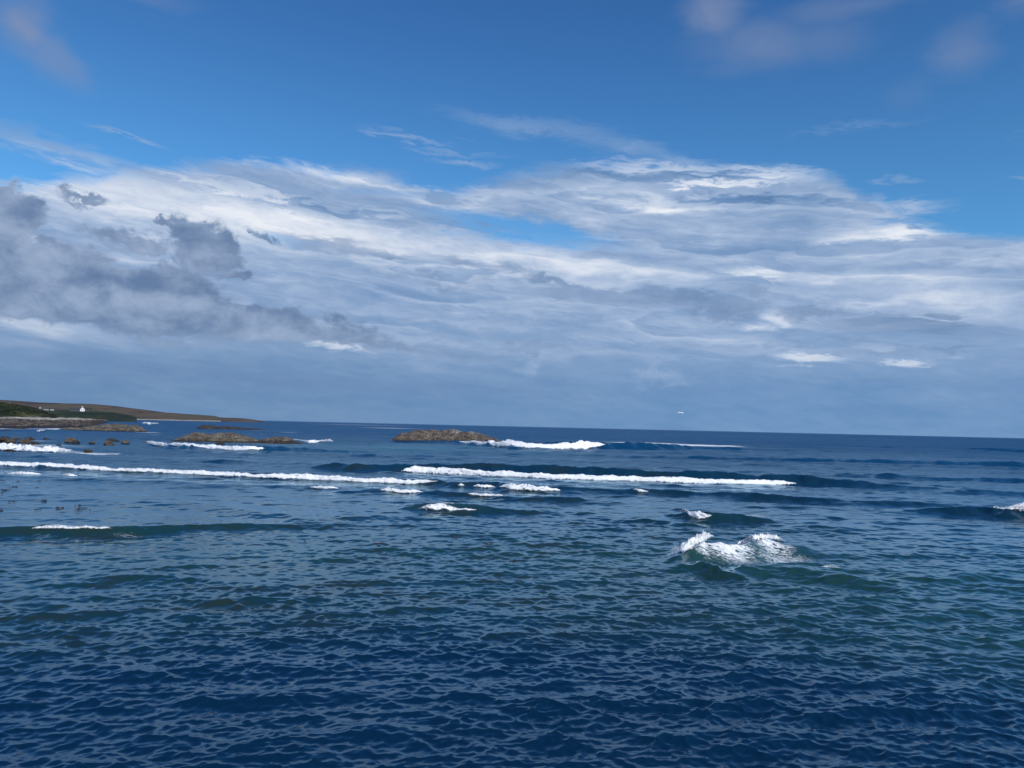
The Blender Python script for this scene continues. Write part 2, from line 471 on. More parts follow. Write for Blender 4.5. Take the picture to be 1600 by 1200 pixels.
M_DARK = rock_material('dark_reef_rock', (.03, .024, .023), (.095, .075, .062), (.022, .017, .015), .5, 1.0)
M_BOULD = rock_material('boulder_rock', (.075, .058, .046), (.23, .175, .13), (.035, .028, .022), .3, 2.6)

# ================================================================== sea
AZ_D = 42.0
r = [2.0]
while r[-1] < 60000:
    q = r[-1]
    if q < 14: st = q * .03
    elif q < 60: st = q * .0025
    elif q < 110: st = q * .0030
    elif q < 480: st = q * .0040
    elif q < 3000: st = q * .010
    else: st = q * .05
    r.append(q + st)
r = np.array(r)
a_d = np.linspace(-AZ_D, AZ_D, 850)
a_o = np.concatenate([np.linspace(-180, -AZ_D, 36)[:-1]])
a_o2 = np.linspace(AZ_D, 180, 36)[1:]
azs = np.radians(np.concatenate([a_o, a_d, a_o2]))
RR, AA = np.meshgrid(r, azs, indexing='ij')
RR = RR.astype(np.float32); AA = AA.astype(np.float32)
X = RR * np.sin(AA); Y = RR * np.cos(AA)
nr, na = X.shape

# swell ridges. crest given by photo positions of the ground line, height, front and back width (m)
def curve_xy(pts, lead=0.0):
    w = np.array([sea(p[0], p[1]) for p in pts])
    return w[:, 0], w[:, 1] + lead
RIDGES = []
def ridge(pts, front, back, trough=0.25):
    xs, ys = curve_xy(pts)
    RIDGES.append((xs, ys, np.array([p[2] for p in pts], float), front, back, trough))
# big line, dark face with white water at its foot
ridge([(380, 728, .0), (480, 732, .45), (560, 735, .95), (628, 736, 1.1), (800, 740, 1.35), (1000, 748, 1.35), (1180, 753, 1.2), (1290, 758, 1.0), (1400, 764, .55), (1520, 770, .2), (1600, 773, .0)], 1.3, 5.0, .12)
# long left line
ridge([(-300, 718, .5), (0, 729, .55), (300, 742, .45), (560, 752, .5), (700, 759, .6), (800, 765, .6), (900, 768, .5), (985, 770, .55), (1120, 776, .45), (1300, 786, .5), (1420, 790, .35), (1550, 792, .1)], 1.1, 3.5)
# small line below it
ridge([(420, 760, 0), (490, 764, .3), (600, 769, .35), (720, 775, .4), (800, 781, .35), (870, 783, .5), (930, 784, .15), (980, 785, .0)], 0.9, 2.5)
# wave by the main rock
ridge([(640, 691, 0), (720, 695, 1.4), (800, 700, 2.2), (930, 702, 2.5), (1010, 702, 1.9), (1120, 702, 1.1), (1250, 705, .4), (1350, 706, 0)], 3.5, 12)
# left mid line
ridge([(200, 692, 0), (240, 696, .6), (300, 702, 1.0), (400, 706, 1.1), (470, 706, 1.0), (560, 706, .5), (640, 707, 0)], 2.6, 8)
# far left surf
ridge([(-200, 694, .6), (0, 704, .7), (110, 708, .4), (160, 709, 0)], 1.8, 6)
# little breakers
ridge([(610, 797, 0), (650, 798, .35), (690, 799, .65), (740, 801, .65), (800, 802, .4), (880, 802, .1), (940, 803, 0)], .9, 2.2)
ridge([(1040, 808, 0), (1070, 811, .5), (1105, 814, .75), (1150, 815, .55), (1210, 816, .15), (1260, 817, 0)], .85, 2.0)
ridge([(1360, 796, 0), (1450, 801, .35), (1545, 805, .8), (1620, 809, .95), (1800, 817, .9)], 1.0, 2.6)
ridge([(-300, 842, .5), (0, 834, .38), (60, 833, .5), (160, 835, .5), (300, 829, .3), (450, 824, .28), (620, 822, .15), (760, 822, 0)], .75, 2.0)
# nearest breaker: several short peaks
ridge([(1030, 875, 0), (1060, 874, .35), (1085, 872, .72), (1108, 871, .95), (1140, 869, .66), (1170, 866, .6), (1200, 864, .86), (1235, 864, .5), (1290, 866, .1), (1340, 868, 0)], .8, 1.5, .3)
ridge([(1040, 890, 0), (1062, 889, .25), (1082, 890, .48), (1110, 894, .40), (1150, 902, .22), (1200, 911, .1), (1240, 915, 0)], .85, 1.3, .3)
ridge([(1140, 895, 0), (1175, 890, .3), (1215, 893, .22), (1250, 898, .34), (1290, 902, .44), (1330, 907, .36), (1390, 916, .1), (1430, 922, 0)], .95, 1.4, .3)
ridge([(1380, 905, 0), (1450, 906, .16), (1540, 908, .2), (1700, 912, .1)], .8, 1.6, .2)
ridge([(100, 905, 0), (170, 903, .18), (240, 905, .22), (330, 909, .1), (420, 914, 0)], .6, 1.4, .2)
# low swell lines in the open water on the right and behind
for pts in ([(900, 712, 0), (1050, 716, .5), (1300, 722, .7), (1600, 729, .7), (1900, 736, .5)],
            [(1250, 694, 0), (1350, 698, .8), (1600, 706, 1.0), (1900, 716, .8)],
            [(1250, 739, 0), (1380, 745, .35), (1600, 752, .4), (1800, 758, .3)],
            [(1400, 766, 0), (1500, 769, .25), (1620, 774, .35), (1800, 780, .3)],
            [(150, 714, 0), (230, 719, .25), (420, 725, .35), (600, 731, .2), (700, 733, 0)],
            [(380, 745, 0), (470, 750, .2), (560, 756, .0)],
            [(0, 745, .2), (200, 753, .3), (420, 762, .25), (560, 770, .1), (650, 773, 0)],
            [(20, 775, .15), (300, 790, .15), (480, 812, .2), (640, 812, .22), (760, 815, .1), (820, 817, 0)],
            [(900, 805, 0), (960, 812, .2), (1040, 820, .25), (1120, 826, .1)],
            [(1180, 822, 0), (1260, 825, .25), (1350, 830, .2), (1450, 834, .05)]):
    ridge(pts, 1.3, 3.2, .3)
def ridge_height(X, Y, which=None):
    h = np.zeros_like(X)
    for k, (xs, ys, am, fr, ba, tr) in enumerate(RIDGES):
        if which is not None and k not in which: continue
        mask = (X > xs[0]) & (X < xs[-1]) & (Y > ys.min() - 25) & (Y < ys.max() + 90)
        if not mask.any(): continue
        x = X[mask]; y = Y[mask]
        x = x + (fbm(x * .8 / max(fr, .5) + 11 * k, y * .9 / max(fr, .5), 2) - .5) * fr * 1.2
        wob = (fbm(x * .3 / max(fr, .5) + k * 7.7, y * .1 + k, 4) - .5)
        yc = np.interp(x, xs, ys) + wob * fr * 2.2
        a = np.interp(x, xs, am) * (0.72 + .56 * fbm(x * .5 / max(fr, .5) + 3.3 * k, x * 0 + 2.2, 4))
        s = y - yc
        f = np.where(s < 0, np.exp(-(np.abs(s) / fr) ** 1.35), .45 * np.exp(-np.abs(s) / (.6 * ba)) + .55 / (1 + (s / ba) ** 2) ** 1.5)
        t = -tr * np.exp(-((s + 2.6 * fr) / (1.4 * fr)) ** 2)
        h[mask] += a * (f + t)
    return h

# wind waves: many directional components, attenuated where the mesh cannot carry them
spacing = np.where(RR < 60, RR * .0025, RR * .0030)
spacing = np.where(RR < 110, spacing, np.where(RR < 480, RR * .004, RR * .01))
chop = np.interp(RR, [0, 30, 42, 60, 90, 130, 300, 1000], [1.0, 1.0, .85, .72, .78, 1.0, 1.2, 1.2]).astype(np.float32)
gust = fbm(X * .022 + 4, Y * .035 + 9, 3); gust2 = fbm(X * .12, Y * .2, 3)
gust3 = fbm(X * .35 + 7, Y * .5 + 3, 3)
chop = chop * (0.10 + .70 * gust + .62 * gust2 + .55 * gust3).astype(np.float32)
# the shallows behind the reef on the left are calmer
chop = chop * (1 - .38 * sstep(-X / RR, -.15, .45) * np.interp(RR, [0, 28, 45, 110, 150], [0, 0, 1, 1, 0])).astype(np.float32)
# the lee in the lower left is a little calmer
DX = np.zeros_like(X); DY = np.zeros_like(X); DZ = np.zeros_like(X)
lam = 0.16 * (9.0 / 0.16) ** (np.arange(120) / 119.0)
for i, L in enumerate(lam):
    k = 2 * math.pi / L
    sp = .65 if L < .45 else .5
    th = -math.pi / 2 + (.38 if i % 2 else -.22) + rng.normal() * sp          # travelling mostly towards the camera
    sl = 0.033 * (1.45 if L < .42 else 1.22 if L < .8 else .85 if L < 1.5 else .75 if L < 4 else .5)
    ph = rng.random() * 2 * math.pi
    last = int(np.searchsorted(spacing[:, na // 2], L / 2.2))
    if last < 3: continue
    sl_ = slice(0, last)
    w = np.clip((L / spacing[sl_] - 2.2) / 2.0, 0, 1) * chop[sl_]
    if L > 3: w = w * np.clip((RR[sl_] - 15) / 60, .25, 1)
    arg = (k * (math.cos(th) * X[sl_] + math.sin(th) * Y[sl_]) + ph).astype(np.float32)
    a = sl / k
    c_, s_ = np.cos(arg), np.sin(arg)
    DZ[sl_] += w * a * c_
    DX[sl_] -= w * a * 1.15 * math.cos(th) * s_
    DY[sl_] -= w * a * 1.15 * math.sin(th) * s_
# long swell far out
for i in range(14):
    L = rng.uniform(14, 46); k = 2 * math.pi / L
    th = -math.pi / 2 + rng.normal() * .13 - .05
    w = np.clip((L / spacing - 2.5) / 3, 0, 1) * np.clip((RR - 85) / 120, 0, 1)
    arg = (k * (math.cos(th) * X + math.sin(th) * Y) + rng.random() * 6.28).astype(np.float32)
    DZ += w * .075 * (L / 25) * np.cos(arg)
RH = ridge_height(X, Y)
# ground attributes; the shallow one also holds a painted crest glow
shallow = np.interp(RR, [0, 24, 30, 42, 58, 80, 150, 400], [0, .04, .50, .85, .45, .28, .18, 0])
shallow = shallow * np.clip(.55 + .9 * (fbm(X * .05 + 2, Y * .09, 4)), 0, 1.3)
shallow = np.clip(shallow + .35 * sstep(X, 6, 16) * np.exp(-((RR - 38) / 9) ** 2) + .30 * np.clip(RH, 0, 1) * (RR < 70), 0, 1)  # ridge height term paints the green glow of light through wave crests
reef = np.interp(RR, [0, 24, 32, 48, 90, 115, 160], [0, .0, .75, .7, .65, .5, 0]) * (1 - sstep(X / RR, -.05, .45) * .85)
foam = np.zeros_like(X)
def foam_patch(px, py, rx, ry, amt, tilt=0.0):
    """foam lying on the water round a photo position (radii in photo pixels turned into metres)"""
    c = sea(px, py); a = sea(px + rx, py + tilt * rx); f_ = sea(px, py - ry); n_ = sea(px, py + ry)
    ux = np.array([a[0] - c[0], a[1] - c[1]]); lx = np.hypot(*ux); ux /= lx; uy = np.array([-ux[1], ux[0]])
    ly = (np.hypot(f_[0], f_[1]) - np.hypot(n_[0], n_[1])) / 2
    ex = (X - c[0]) * ux[0] + (Y - c[1]) * ux[1]; ey = (X - c[0]) * uy[0] + (Y - c[1]) * uy[1]
    global foam
    foam = np.maximum(foam, amt * np.exp(-((ex / lx) ** 2 + (ey / ly) ** 2) * 1.3))
for p in [(1130, 868, 85, 15, .57), (1225, 872, 95, 11, .47), (1200, 862, 65, 14, .52), (1290, 868, 70, 5, .34), (1080, 866, 34, 14, .66), (1360, 852, 100, 5, .26), (1440, 800, 60, 3, .2), (1250, 840, 90, 4, .25),
          (760, 799, 60, 3.5, .5), (840, 798, 60, 3, .3), (700, 797, 30, 4, .6), (880, 792, 60, 2.5, .2), (1180, 806, 60, 3, .42), (1225, 806, 30, 2, .3),
          (1125, 810, 30, 5, .45), (1330, 757, 60, 2.5, .18), (1280, 755, 40, 2.5, .42), (640, 700, 70, 5, .22),
          (110, 831, 90, 3.5, .55), (60, 843, 60, 3, .42), (200, 838, 70, 3, .40), (290, 846, 60, 2.5, .30), (280, 832, 90, 3, .28), (310, 852, 40, 2, .22),
          (1060, 700, 60, 2, .15), (60, 698, 120, 5, .45), (330, 700, 120, 4, .3), (120, 700, 60, 3, .4), (190, 697, 50, 3, .35),
          (60, 690, 80, 2, .4), (20, 670, 80, 1.6, .6), (110, 671, 60, 1.3, .55), (900, 762, 50, 2, .3), (660, 768, 60, 2, .25), (770, 776, 50, 2, .3),
          (840, 779, 60, 2, .26), (1020, 769, 40, 2, .25), (1080, 800, 40, 2.4, .38), (1320, 897, 40, 3, .12), (1300, 800, 80, 3, .15), (1440, 838, 80, 4, .14),
          (500, 690, 40, 1.4, .4), (590, 690, 40, 1.2, .25), (560, 664, 14, .5, .5), (610, 669, 16, .5, .6), (1050, 694.5, 50, 2.8, .9), (1090, 695.5, 50, 1.6, .8), (230, 676, 30, .8, .5), (240, 680, 20, .6, .5),
          (450, 676, 60, .6, .4), (410, 673, 40, .6, .4), (30, 760, 60, 3, .12), (930, 830, 200, 6, .08), (547, 805, 1.5, .8, 1.0)]:
    foam_patch(*p)
# broken water behind the surf lines
for (xs, ys, am, fr, ba, tr), amt, x0, x1 in ((RIDGES[1], .30, -90, 8), (RIDGES[0], .20, -20, 60), (RIDGES[3], .4, -12, 36), (RIDGES[4], .4, -80, -45), (RIDGES[5], .55, -160, -78)):
    yc = np.interp(X, xs, ys)
    s = Y - yc
    foam = np.maximum(foam, amt * np.exp(-((s - 2.5 * fr) / (4.5 * fr)) ** 2) * ((X > x0) & (X < x1)) * (Y > 0))
aer = np.zeros_like(X)
for (px, py, rx, ry, am_) in [(640, 700, 120, 7, .8), (740, 703, 100, 3, .5), (480, 697, 90, 6, .6), (560, 699, 90, 6, .55), (1150, 862, 90, 16, .45), (90, 698, 160, 8, .45), (860, 708, 110, 3, .35), (700, 795, 60, 6, .3), (350, 715, 180, 5, .25)]:
    c = sea(px, py); n_ = sea(px, py + ry); f_ = sea(px, py - ry); a = sea(px + rx, py)
    aer = np.maximum(aer, am_ * np.exp(-(((X - c[0]) / abs(a[0] - c[0])) ** 2 + ((Y - c[1]) / ((f_[1] - n_[1]) / 2)) ** 2) * 1.2))
fade = 1 - .55 * np.clip(foam, 0, 1)
VX = X + DX; VY = Y + DY; VZ = DZ * fade + RH
VZ = np.where(RR < 12, VZ * np.clip((RR - 2) / 10, 0, 1), VZ)
calm = (0.35 + .65 * chop) * np.interp(RR, [0, 25, 60, 200, 800, 5000], [.08, .06, .06, .6, 1.6, 1.6])
coarse = np.interp(RR, [0, 60, 150, 400, 2000], [0, .0, .12, .3, .4]) * (0.6 + .6 * gust)
deep = np.interp(RR, [0, 60, 100, 200, 600], [0, .0, .25, .75, 1.0])
rough = np.interp(RR, [0, 20, 60, 150, 500, 3000], [.02, .03, .05, .12, .30, .38])
gloss = np.interp(RR, [0, 60, 110, 200, 500, 3000], [1.25, 1.25, 1.12, .84, .50, .32])
sea_faces = grid_faces(nr, na)
link = link_mesh('water', np.stack([VX, VY, VZ], -1).reshape(-1, 3), sea_faces, M_WATER,
                 attrs={'shallow': shallow.ravel(), 'reef': reef.ravel(), 'foam': foam.ravel(), 'aerated': aer.ravel(), 'calm': calm.ravel(), 'coarse': coarse.ravel(), 'deep': deep.ravel(), 'rough': rough.ravel(), 'gloss': gloss.ravel()})
tag(link, kind='structure')
del DX, DY, DZ

# ================================================================== breakers: rolls of white water with real bulk
def foot(px, py):
    """where the sight line through a photo position meets the swell"""
    d = direction(px, py)
    c = sea(px, py)
    D0 = math.hypot(c[0], c[1])
    hx, hy = c[0] / D0, c[1] / D0
    sl = -d[2] / math.hypot(d[0], d[1])
    D = np.linspace(D0 * .72, D0 * 1.02, 900)
    z = CAM_H - sl * D
    h = ridge_height((hx * D).astype(np.float32), (hy * D).astype(np.float32))
    k = int(np.argmax(h >= z)) if (h >= z).any() else len(D) - 1
    return np.array([hx * D[k], hy * D[k], h[k]])
def breaker(pts, label, seedv, cat='breaking wave', group=None, width=2.2, lump=1.0, lean=0.5, on=None, res=1.0, solid=1.0):
    """pts: (photo x, photo y of the foot, roll height in photo pixels)"""
    pp = np.array(pts, float)
    ln_ = np.concatenate([[0], np.cumsum(np.hypot(np.diff(pp[:, 0]), np.diff(pp[:, 1])))])
    tq = np.linspace(0, ln_[-1], 48)
    pp = np.stack([np.interp(tq, ln_, pp[:, i]) for i in range(3)], 1)
    w = np.array([foot(p[0], p[1]) for p in pp])
    D_ = np.hypot(w[:, 0], w[:, 1])
    for _ in range(3):
        D_ = np.convolve(np.pad(D_, 3, 'edge'), np.ones(7) / 7, 'valid')
    w = np.array([at(p[0], p[1], d_) for p, d_ in zip(pp, D_)])
    dist = np.hypot(w[:, 0], w[:, 1])
    hts = pp[:, 2] * dist / FPX * (.78 if pp[:, 2].max() < 6.6 else 1.0)
    seg = np.concatenate([[0], np.cumsum(np.hypot(np.diff(w[:, 0]), np.diff(w[:, 1])))])
    md = dist.mean()
    nU = int(min(900, max(24, seg[-1] / (md * .0009 * res))))
    nV = 26
    u = np.linspace(0, seg[-1], nU)
    cx = np.interp(u, seg, w[:, 0]); cy = np.interp(u, seg, w[:, 1]); H = np.interp(u, seg, hts)
    Hm = max(H.max(), .05)
    tp = np.minimum(u, seg[-1] - u)
    H = H * (0.62 + .75 * fbm(u / (Hm * 2.4) + seedv, u * 0 + seedv, 4)) * np.sqrt(np.clip(tp / (Hm * 3.0), 0, 1))
    v = np.linspace(0, 1, nV)
    UU, VV = np.meshgrid(u, v, indexing='ij')
    HH = H[:, None]
    prof = np.where(VV < .35, np.sin(VV / .35 * math.pi / 2) ** 1.1, np.cos((VV - .35) / .65 * math.pi / 2) ** .8)
    off = (VV - .12) * width * np.maximum(HH, .25 * Hm)
    # cauliflower lumps
    arc = VV * width * 2.4
    ln = fbm(UU / (Hm * .9) + seedv * 3.1, arc * 1.5 + UU / (Hm * 2) + seedv, 3) - .5
    ln2 = fbm(UU / (Hm * .36) + seedv, arc * 5 - UU / Hm, 4) - .5
    z = prof * HH * (1 + .7 * lump * ln + .5 * lump * ln2)
    px = np.repeat(cx[:, None], nV, 1)
    py = cy[:, None] + off + (ln2 * .45 + (fbm(UU / (Hm * 2.2) + 5 + seedv, arc * .7, 3) - .5) * .7) * HH * lump * (1 - VV * .5)
    fb = np.interp(u, seg, w[:, 2])[:, None]
    base = ridge_height(px.astype(np.float32), py.astype(np.float32), on)
    # the roll stands on the water at its foot; further back a thinner layer of foam lies on the swell
    zz = np.maximum(fb + z, base + .30 * z * (1 + 1.2 * ln2) * lean * 2)
    tail = np.clip(np.minimum(u, seg[-1] - u) / (Hm * 2.5), 0, 1)[:, None]
    body = sstep(VV, .0, .16) * (1 - sstep(VV, .30, .95)) * (.3 + .7 * tail) * solid
    edge = sstep(VV, .0, .07) * (1 - sstep(VV, .86, 1))
    zz = zz * edge + (1 - edge) * (base - .5 * Hm)
    o = link_mesh('breaking_wave', np.stack([px, py, zz], -1).reshape(-1, 3), grid_faces(nU, nV), M_FOAM, attrs={'body': body.ravel(), 'lumps': np.full(body.size, 1 / max(Hm, .1))})
    return tag(o, label, cat, group)

SURF = 'white breaking waves rolling in towards the shore'
def line(x0, y0, x1, y1, h, n=7):
    return [(x0 + (x1 - x0) * t, y0 + (y1 - y0) * t, h) for t in np.linspace(0, 1, n)]
breaker([(626, 737, 10), (634, 738.5, 11), (700, 741.5, 8.5), (800, 745.5, 8), (900, 749.5, 8), (1000, 752.5, 7.5), (1120, 756.5, 7), (1200, 758.5, 6.5), (1235, 758, 7.5), (1246, 757, 8)],
        'longest bright white wave line across mid-sea with a dark face above it', 1.3, group=SURF, lump=.8)
breaker([(-140, 720, 5), (0, 727, 4.5), (130, 732.5, 5), (178, 736, 3.5), (240, 738.5, 4.5), (300, 741.5, 5), (360, 744, 5), (418, 746.5, 4), (432, 747.5, 7), (500, 751, 7), (560, 753.5, 7), (620, 756, 6.5), (664, 758, 5), (684, 757.5, 2)],
        'long thin surf line running from the left edge to left of centre', 2.7, group=SURF, lump=.9)
breaker([(714, 759, 3), (720, 759.5, 5), (727, 759, 3)], 'tiny white crest between the two surf lines at centre', 4.1, group=SURF)
breaker([(738, 760, 4), (752, 761.5, 5), (775, 762, 3)], 'short white crest just left of the surf stretch ending near the dark peak', 5.2, group=SURF)
breaker([(779, 761, 5), (800, 764.5, 8), (840, 767, 7), (879, 767.5, 5)], 'short thick white surf stretch below the middle of the longest wave line', 6.3, group=SURF)
breaker([(594, 766, 5), (612, 769, 6), (640, 770.5, 5), (662, 769, 3)], 'short white crest under the surf line, left of centre', 3.9, group=SURF)
breaker([(731, 772, 4), (750, 775, 5), (787, 775, 3)], 'short thin white crest below the surf line at centre', 7.9, group=SURF)
breaker([(483, 761, 2), (500, 763.5, 5), (530, 763.5, 3)], 'small white crest directly under the right half of the long thin surf line', 6.6, group=SURF)
breaker([(989, 765, 4), (1000, 768.5, 5), (1014, 768.5, 2)], 'small white crest below the longest wave line, right of centre', 2.2, group=SURF)
breaker([(716, 690, 2), (735, 693.5, 5), (780, 698, 8), (850, 702, 9), (900, 703.5, 10), (922, 702, 11), (936, 699, 10), (947, 694.5, 5)],
        'tall white breaker peeling off the right end of the big rock islet', 12.3, group=SURF, width=2.4, lump=.7)
breaker([(228, 692, 3), (240, 695, 5), (256, 697, 5), (264, 696, 2)], 'short foam crest left of the long low islet, beside a small rock', 13.1, group=SURF)
breaker([(262, 694, 2), (285, 698, 5), (330, 702, 6), (380, 705.5, 7), (400, 705.5, 7.5), (414, 701, 4)], 'white wave breaking in front of the long low islet', 14.9, group=SURF)
breaker([(-90, 692, 5), (0, 702.5, 6.5), (30, 704.5, 7), (70, 706.5, 6), (96, 707, 6), (113, 704, 3)], 'broad white surf washing round small boulders at the left edge', 15.1, group=SURF, lump=1.2)
breaker([(455, 688, 3), (480, 692.5, 4), (505, 692, 6), (521, 690, 4)], 'small white wave off the right tail of the long low islet', 16.4, group=SURF)
breaker([(222, 662, 2), (230, 663.5, 4), (238, 663.5, 3), (248, 663, 2)], 'far small white breaker beyond the reef near the headland', 17.7, group=SURF)
breaker([(56, 674, 1.5), (62, 675, 3), (70, 673.5, 2)], 'little white splash in the dark cove water on the left', 18.2, group=SURF)
breaker([(10, 740, 2), (30, 741.5, 4), (66, 742, 3)], 'thin white ripple crest below the surf line near the left edge', 19.3, group=SURF)
breaker([(96, 742, 2), (108, 744, 3.5), (122, 744, 2)], 'tiny white ripple crest below the surf line, second from left', 20.5, group=SURF)
breaker([(653, 795, 4), (664, 797.5, 13), (680, 799, 11), (700, 798, 6), (716, 799, 4), (730, 798.5, 6), (748, 797, 3)], 'white splashing crest of the small wave left of centre', 21.7, group=SURF, solid=.85, lump=1.4)
breaker([(1061, 800, 4), (1074, 804, 6), (1082, 809, 8), (1093, 811.5, 15), (1104, 811, 13), (1114, 805, 5)], 'small white tumbling crest behind the nearest breaker', 23.4, group=SURF, solid=.9, lump=1.4)
breaker([(46, 826.5, 2), (70, 826, 4.5), (100, 826.5, 3), (130, 826.5, 4), (150, 826.5, 2.5), (182, 827, 2.5)], 'thin foam cap on the dark swell near the left edge', 24.1, group=SURF, lump=1.8, width=3.5, solid=.52)
breaker([(1547, 795, 5), (1553, 795, 8), (1562, 796, 4), (1580, 797, 4), (1592, 798, 6), (1600, 798, 8), (1640, 800, 9)], 'spray capped dark wave at the right edge', 25.5, group=SURF, lump=1.6, width=1.5, solid=.7)
breaker([(1041, 869, 5), (1050, 868, 9), (1062, 865, 12), (1074, 861, 14), (1086, 856, 13), (1097, 849, 11), (1106, 842, 9), (1116, 838, 5)],
        'nearest white breaking crest tumbling down to the left', 27.2, group=SURF, solid=.85, lump=1.3, width=1.7, res=.5)
breaker([(1150, 853, 3), (1165, 849, 6), (1182, 845, 7), (1198, 843, 7), (1215, 844, 5), (1232, 849, 3)], 'second thin foam peak right of the nearest breaking crest', 28.8, group=SURF, solid=.6, lump=1.4, width=1.6, res=.5)
breaker([(1281, 886, 2), (1292, 887, 4), (1305, 889, 5), (1320, 893, 3)], 'wisp of spray on the green swell nearest the right', 31.8, group=SURF, solid=.6, lump=1.5, width=1.4, res=.5)


# ================================================================== land
def lattice(name, xs, rows, mat, nu, nv, noise_amp=0.0, noise_len=20.0, rough_front=None, kind='structure', smooth=True, seedv=1.0, ridge_amp=0.0, ridge_len=10.0, gully=0.0, gully_len=9.0):
    """terrain sheet: xs = photo columns; rows = list of (distance(s), height(s)) per row; heights in metres"""
    K = len(rows)
    Dm = np.array([np.broadcast_to(np.asarray(q[0], float), (len(xs),)) for q in rows])
    Zm = np.array([np.broadcast_to(np.asarray(q[1], float), (len(xs),)) for q in rows])
    uu = np.linspace(xs[0], xs[-1], nu)
    tt = np.linspace(0, K - 1, nv)
    Dm = np.array([np.interp(uu, xs, q) for q in Dm]); Zm = np.array([np.interp(uu, xs, q) for q in Zm])
    Dg = np.array([np.interp(tt, np.arange(K), Dm[:, i]) for i in range(nu)])
    Zg = np.array([np.interp(tt, np.arange(K), Zm[:, i]) for i in range(nu)])
    az_ = np.array([math.atan2(*direction(x, 652)[:2]) for x in uu])[:, None]
    Xg = Dg * np.sin(az_); Yg = Dg * np.cos(az_)
    if noise_amp: Zg = Zg + (fbm(Xg / noise_len + seedv, Yg / noise_len + seedv, 5) - .5) * 2 * noise_amp * sstep(Zg, -1, 2)
    if ridge_amp: Zg = Zg + (ridged(Xg / ridge_len + seedv, Yg / (ridge_len * 1.6) + seedv, 5) - .6) * 2 * ridge_amp
    if gully:
        gv = ridged(Xg / gully_len + Zg * .05 + seedv, Yg * .01 + Zg * .12 + seedv, 4) - .5
        k_ = np.sin(np.clip(tt / (K - 1), 0, 1) * math.pi)[None, :]
        Yg = Yg - gv * gully * k_; Zg = Zg + gv * gully * .10 * k_
    o = link_mesh(name, np.stack([Xg, Yg, Zg], -1).reshape(-1, 3), grid_faces(nu, nv), mat, smooth=smooth)
    return tag(o, kind=kind)
def zpix(xs, ys, d):
    return np.array([at(x, y, dd)[2] for x, y, dd in zip(xs, ys, np.broadcast_to(np.asarray(d, float), (len(xs),)))])

M_MOOR = land_material('moorland', [(.38, (.045, .040, .040)), (.47, (.085, .065, .055)), (.53, (.12, .092, .066)), (.62, (.085, .09, .05))], .6, .35, 3)
M_FIELD = land_material('coastal_grass', [(.40, (.014, .026, .018)), (.48, (.024, .036, .022)), (.55, (.042, .052, .026)), (.64, (.11, .115, .05))], 1.2, .6, 1.5)
M_CLIFF = land_material('grassy_cliff', [(.40, (.006, .012, .008)), (.48, (.014, .022, .012)), (.54, (.042, .050, .022)), (.62, (.11, .105, .055))], 3, 1.2, .8)
M_SHINGLE = land_material('shingle', [(.40, (.12, .10, .085)), (.48, (.27, .24, .20)), (.58, (.50, .47, .41))], 5, 2.5, .5)
M_SHORE = rock_material('shore_rock', (.030, .024, .025), (.21, .17, .13), (.03, .022, .02), 1.4, .4)

hx = np.array([-800, -300, 0, 60, 105, 140, 180, 220, 260, 300, 325, 336, 343, 380, 395, 412])
hy = np.array([590, 616, 624.5, 628.3, 630.6, 631.2, 634.2, 639.5, 644.5, 647.2, 648.8, 649.8, 652, 653.8, 655.3, 657.9])
ht = zpix(hx, hy, 3900)
lattice('hills', hx, [(2850, -6), (2950, 1.5), (3000, np.minimum(6, ht * .5)), (3250, np.maximum(ht * .42, 2)), (3600, ht * .8), (3900, ht), (4300, ht * .7), (5200, -10)], M_MOOR, 500, 90, 2.2, 160, seedv=3)
fx = np.array([-800, -300, 0, 60, 86, 110, 150, 175, 200, 214])
ft = zpix(fx, [628, 636, 639.5, 640.5, 640.8, 641.2, 641.8, 643.5, 648, 651.5], 1700)
fs = zpix(fx, [650] * 9 + [652], 1450)
lattice('coastal_field', fx, [(1330, -3), (1350, 1.0), (1450, np.maximum(fs * .6, 1.2)), (1520, np.maximum(ft * .72, 2)), (1700, ft), (1800, ft * .96), (2200, -5)], M_FIELD, 260, 60, .9, 40, seedv=6)
bx = np.array([-300, 0, 100, 165, 200, 300, 345])
lattice('beach', np.array([150, 200, 260, 300, 345]), [(2650, -2), (2700, .6), (2850, 2.2), (2960, 3)], M_SHINGLE, 160, 10, .3, 12)
cx_ = np.array([-500, -300, -100, 0, 20, 35, 48, 60, 72, 82, 88])
ct = zpix(cx_, [610, 622, 629, 632.5, 633, 634, 636.3, 639.3, 643.5, 648.5, 652], 668)
cb = zpix(cx_, [651.3] * 11, 622)
cl_ = lattice('grassy_cliff', cx_, [(600, cb - 3), (622, np.minimum(cb, ct)), (636, cb + (ct - cb) * .45), (650, cb + (ct - cb) * .88), (668, ct), (720, ct * 1.0), (800, ct * .7), (860, 0)], M_CLIFF, 460, 100, .5, 6, seedv=9, ridge_amp=.6, ridge_len=7, gully=34, gully_len=15)
frx = np.array([-400, -100, 0, 25, 60, 100, 125, 142, 156, 170])
fd0 = np.array([math.hypot(*sea(x, y)[:2]) for x, y in zip(frx, [677, 673, 669.5, 669.5, 669.5, 669.8, 669.3, 667.5, 664, 660])])
hz = lambda ys, d: zpix(frx, ys, d)
